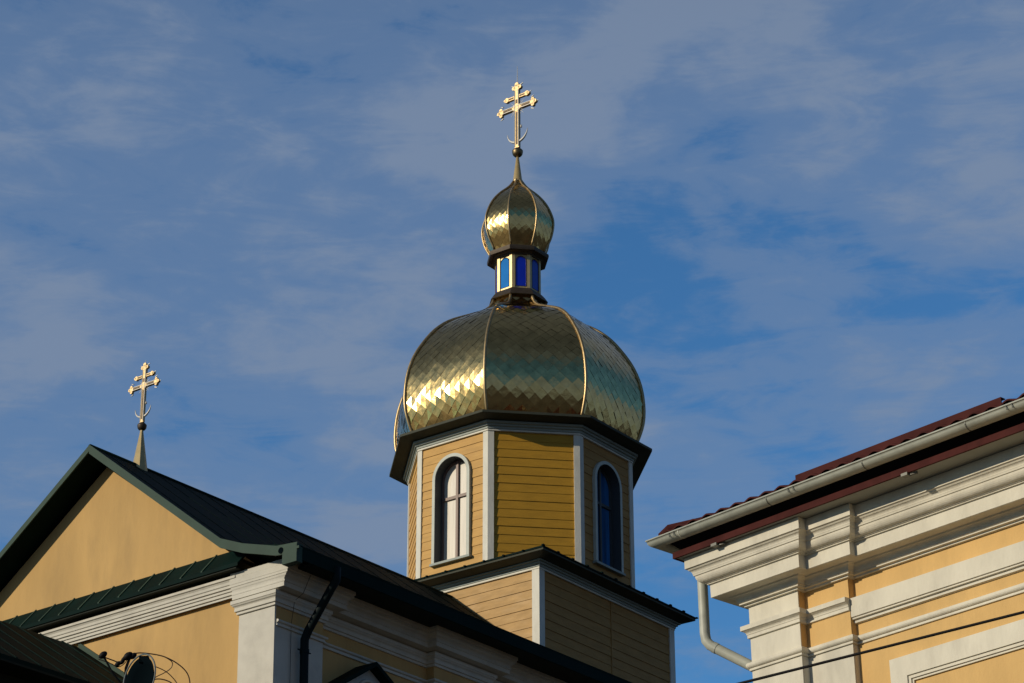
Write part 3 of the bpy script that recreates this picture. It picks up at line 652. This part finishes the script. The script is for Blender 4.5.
# soffit, fascia, gutter, roof
pe = [(0, DP_), (0, 0), (SL, 0)]
bm = B(); sweep(bm, [(-.3, 10.112), (.468, 10.112), (.468, 10.13), (-.3, 10.13)], pe); obj('soffit', bm, 'grey_soffit', hs)
bm = B(); sweep(bm, [(.470, 10.106), (.492, 10.106), (.492, 10.168), (.470, 10.168)], pe); obj('fascia', bm, 'maroon', hs)
bm = B(); sweep(bm, [(.38, 10.20), (.44, 10.20), (.56, 10.315), (.50, 10.315)], pe); obj('eave_gap_shade', bm, 'black', hs)  # black strip paints the shaded gap between gutter and soffit
bm = B(); prof = arcp(.598, 10.288, .066, 182, 358, 10)+[(.672, 10.290)]+arcp(.598, 10.288, .056, 358, 182, 10); sweep(bm, prof, pe); gu = obj('gutter', bm, 'zinc', hs, smooth=True)
bm = B(); mv = offpath(pe, False); tube(bm, [(p[0]+m.x*.667, p[1]+m.y*.667, 10.293) for p, m in zip(pe, mv)], .009, 8); obj('gutter_bead', bm, 'zinc', gu, smooth=True)
def gring(s, name, m_, w=.012, r=.069):
    bm = B(); pr2 = [( -.598+(-1)*0+0, 0)]
    outer = arcp(-.598, 10.288, r, 180, 360, 10); inner = arcp(-.598, 10.288, r-.012, 360, 180, 10)
    prism(bm, [(s, y, z_) for y, z_ in outer+inner], (w, 0, 0)); return obj(name, bm, m_, gu)
for s in (0.86, 2.0, 3.15, 4.3, 5.45): gring(s, 'gutter_joint', 'zinc_dark')
for s in (-.36, -.30, 1.14, 1.20, 3.6, 3.66):
    bm = B(); tube(bm, [(s, -.665, 10.298), (s, -.676, 10.275), (s+.004, -.672, 10.25), (s+.02, -.668, 10.245)], .005, 6); obj('gutter_hook', bm, 'zinc_dark', gu)
gring(-.26, 'gutter_joint', 'zinc')
for s in (.06, 2.35):
    bm = B(); box(bm, (s-.05, -.50, 10.085), (s+.02, -.44, 10.111)); tube(bm, [(s+.02, -.46, 10.095), (s+.09, -.44, 10.098)], .012, 6); obj('bracket', bm, 'zinc_dark', hs)
# tiled roof sheets with waves
bm = B(); sl = math.tan(R(17)); nwave = int((SL+.56)/.183)
z0 = 10.378
def rz(x, dd): return z0+dd*sl
M_ = 8; cols = []
nx = nwave*M_
for i in range(nx+1):
    x = -.56+(SL+.56)*i/nx; w_ = .014*math.sin(2*math.pi*i/M_)
    yl = -.575; yh = min(DP_/2, yl+max(0.001, (x+.575)))
    cols.append((bm.verts.new((x, yl, z0+w_)), bm.verts.new((x, yh, z0+(yh-yl)*sl+w_)), bm.verts.new((x, yl, z0+w_-.015)), bm.verts.new((x, yh, z0+(yh-yl)*sl+w_-.015))))
for a, b in zip(cols, cols[1:]):
    bm.faces.new((a[0], b[0], b[1], a[1])); bm.faces.new((a[2], a[3], b[3], b[2])); bm.faces.new((a[0], a[2], b[2], b[0]))
hr = obj('roof', bm, 'maroon', hs)
bm = B(); yl = -.575
v = [bm.verts.new(p) for p in ((-.56, yl, z0), (-.56, DP_+.5, z0), (DP_/2-.56+.02, DP_/2, z0+(DP_/2+.575)*sl), )]; bm.faces.new(v)
v = [bm.verts.new(p) for p in ((SL, DP_+.5, z0), (-.56, DP_+.5, z0), (DP_/2-.56+.02, DP_/2, z0+(DP_/2+.575)*sl), (SL, DP_/2, z0+(DP_/2+.575)*sl))]; bm.faces.new(v)
obj('roof_slope', bm, 'maroon', hr)
bm = B(); tube(bm, [(-.56, -.58, 10.33), (-.50, -.52, 10.39), (3.9, 3.9, 10.385+4.42*sl)], [.035, .06, .06], 10); obj('hip_cap', bm, 'maroon', hr, smooth=True)
def guard(s0, s1):
    bm = B(); box(bm, (s0, -.505, 10.392), (s1, -.495, 10.47)); box(bm, (s0, -.495, 10.463), (s1, -.44, 10.47))
    for k in range(int((s1-s0)/.37)+1): box(bm, (s0+k*.37, -.494, 10.34), (s0+k*.37+.02, -.45, 10.462))
    obj('snow_guard', bm, 'maroon', hr, label='raised maroon sheet snow guard behind the gutter')
guard(1.10, 3.44); guard(3.70, 7.0)
# downpipe
bm = B()
pts = [(-.60, .03, 10.24), (-.60, .03, 10.1), (-.60, .03, 9.50), (-.592, .035, 9.43), (-.56, .05, 9.38), (-.50, .08, 9.335), (-.20, .24, 9.115), (-.10, .29, 9.04), (-.07, .31, 8.97), (-.065, .31, 8.85), (-.065, .31, .3)]
tube(bm, pts, .05, 16); dpz = obj('downpipe', bm, 'zinc', hs, smooth=True)
bm = B(); tube(bm, [(-.53, .065, 9.357), (-.50, .08, 9.335)], .054, 16); obj('pipe_joint', bm, 'zinc', dpz)

# =================================================================== overhead cable
def ray(px, py, dist):
    d = fw+rt*((px-512)/2553.86)-up*((py-341.5)/2553.86); return Vector((0, 0, 1.6))+d.normalized()*dist
a, b = ray(420, 767, 21), ray(1400, 521, 19)
a, b = a+(a-b)*1.3, b+(b-a)*1.6
bm = B(); pts = []
for i in range(25):
    t = i/24; p = a.lerp(b, t); p.z -= .10*4*t*(1-t)*.3-.055; pts.append(p)
tube(bm, pts, .0115, 8); tag(obj('overhead_cable', bm, 'black', smooth=True), 'thin black overhead cable crossing in front of the orange house', 'cable')

# =================================================================== lamp by the porch
LC = Vector((-5.09, 33.0, 12.26))
lp = thing('lamp', 'dark round lamp with pale rim beside the porch roof at bottom left', 'lamp', (LC.x+.05, LC.y+.25, 0))
def rel(p): return Vector(p)-Vector(lp.location)
ax = Vector((-.62, -.72, .10)).normalized()      # facing direction of the reflector
xx = ax.cross(Vector((0, 0, 1))).normalized(); yy = xx.cross(ax)
tilt = R(-14); x2 = xx*math.cos(tilt)+yy*math.sin(tilt); y2 = yy*math.cos(tilt)-xx*math.sin(tilt)
def ringp(r, d, n=36): return [rel(LC+x2*r*math.cos(2*math.pi*k/n)+y2*r*1.12*math.sin(2*math.pi*k/n)+ax*d) for k in range(n)]
bm = B(); prof = [(.02, -.16), (.12, -.13), (.22, -.07), (.285, 0), (.275, .004), (.20, -.06), (.10, -.11), (.02, -.13)]
rings = [[bm.verts.new(p) for p in ringp(r, d)] for r, d in prof]
for A_, B_ in zip(rings, rings[1:]):
    for k in range(36): bm.faces.new((A_[k], A_[(k+1) % 36], B_[(k+1) % 36], B_[k]))
bm.faces.new(rings[0]); bm.faces.new(rings[-1]); obj('reflector', bm, 'lamp_dark', lp, smooth=True)
bm = B(); tube(bm, ringp(.317, .004), .011, 8, closed=True); obj('rim', bm, 'lamp_rim', lp, smooth=True)
bm = B(); tube(bm, [rel(LC+ax*-.14), rel(LC+ax*-.14+Vector((.03, .10, -.1))), rel((lp.location.x, lp.location.y, LC.z-.5)), (0, 0, 0)], [.03, .03, .06, .09], 12); obj('pole', bm, 'lamp_dark', lp, smooth=True)
bm = B(); box(bm, tuple(rel(LC+Vector((-.03, .05, .25)))), tuple(rel(LC+Vector((.10, .15, .34))))); obj('clamp', bm, 'lamp_dark', lp)
# cable bundle
bm = B()
def loop(pts, r=.007):
    tube(bm, catmull([ray(px, py, d_) for px, py, d_ in pts], 6), r, 6)
D0 = 35.6
loop([(104, 657, D0), (112, 660, D0), (120, 662, D0), (128, 656, D0), (138, 653, D0), (152, 654, D0), (165, 657, D0), (178, 664, D0), (187, 673, D0), (190, 684, D0), (189, 700, D0)], .009)
loop([(165, 657, D0), (172, 662, D0), (171, 668, D0), (164, 673, D0), (156, 677, D0), (148, 684, D0)], .007)
loop([(154, 666, D0), (165, 671, D0), (173, 678, D0), (178, 686, D0), (180, 700, D0)], .007)
loop([(150, 680, D0), (160, 679, D0), (170, 682, D0), (176, 688, D0)], .009)
loop([(98, 659, D0), (104, 661, D0), (112, 664, D0), (118, 667, D0), (124, 664, D0), (128, 658, D0)], .006)
cb = obj('cable_bundle', bm, 'brown_cable', smooth=True); tag(cb, 'brown cables looped beside the round dark lamp', 'cables')
for (px, py, r) in ((103, 655, .045), (128, 656, .05), (133, 656, .04), (122, 662, .03), (118, 664, .035), (124, 659, .03)):
    c = ray(px, py, D0); bm = B(); bmesh.ops.create_icosphere(bm, subdivisions=2, radius=r, matrix=Matrix.Translation(c) @ Matrix.Scale(1.5, 4, (.6, 0, .5))); obj('connector', bm, 'black', cb, smooth=True)
bm = B(); tube(bm, [ray(103, 655, D0), ray(112, 672, D0), ray(126, 690, D0)], .015, 6); tube(bm, [ray(130, 657, D0), ray(126, 668, D0), ray(122, 730, D0)], .02, 6); obj('bracket', bm, 'black', cb)
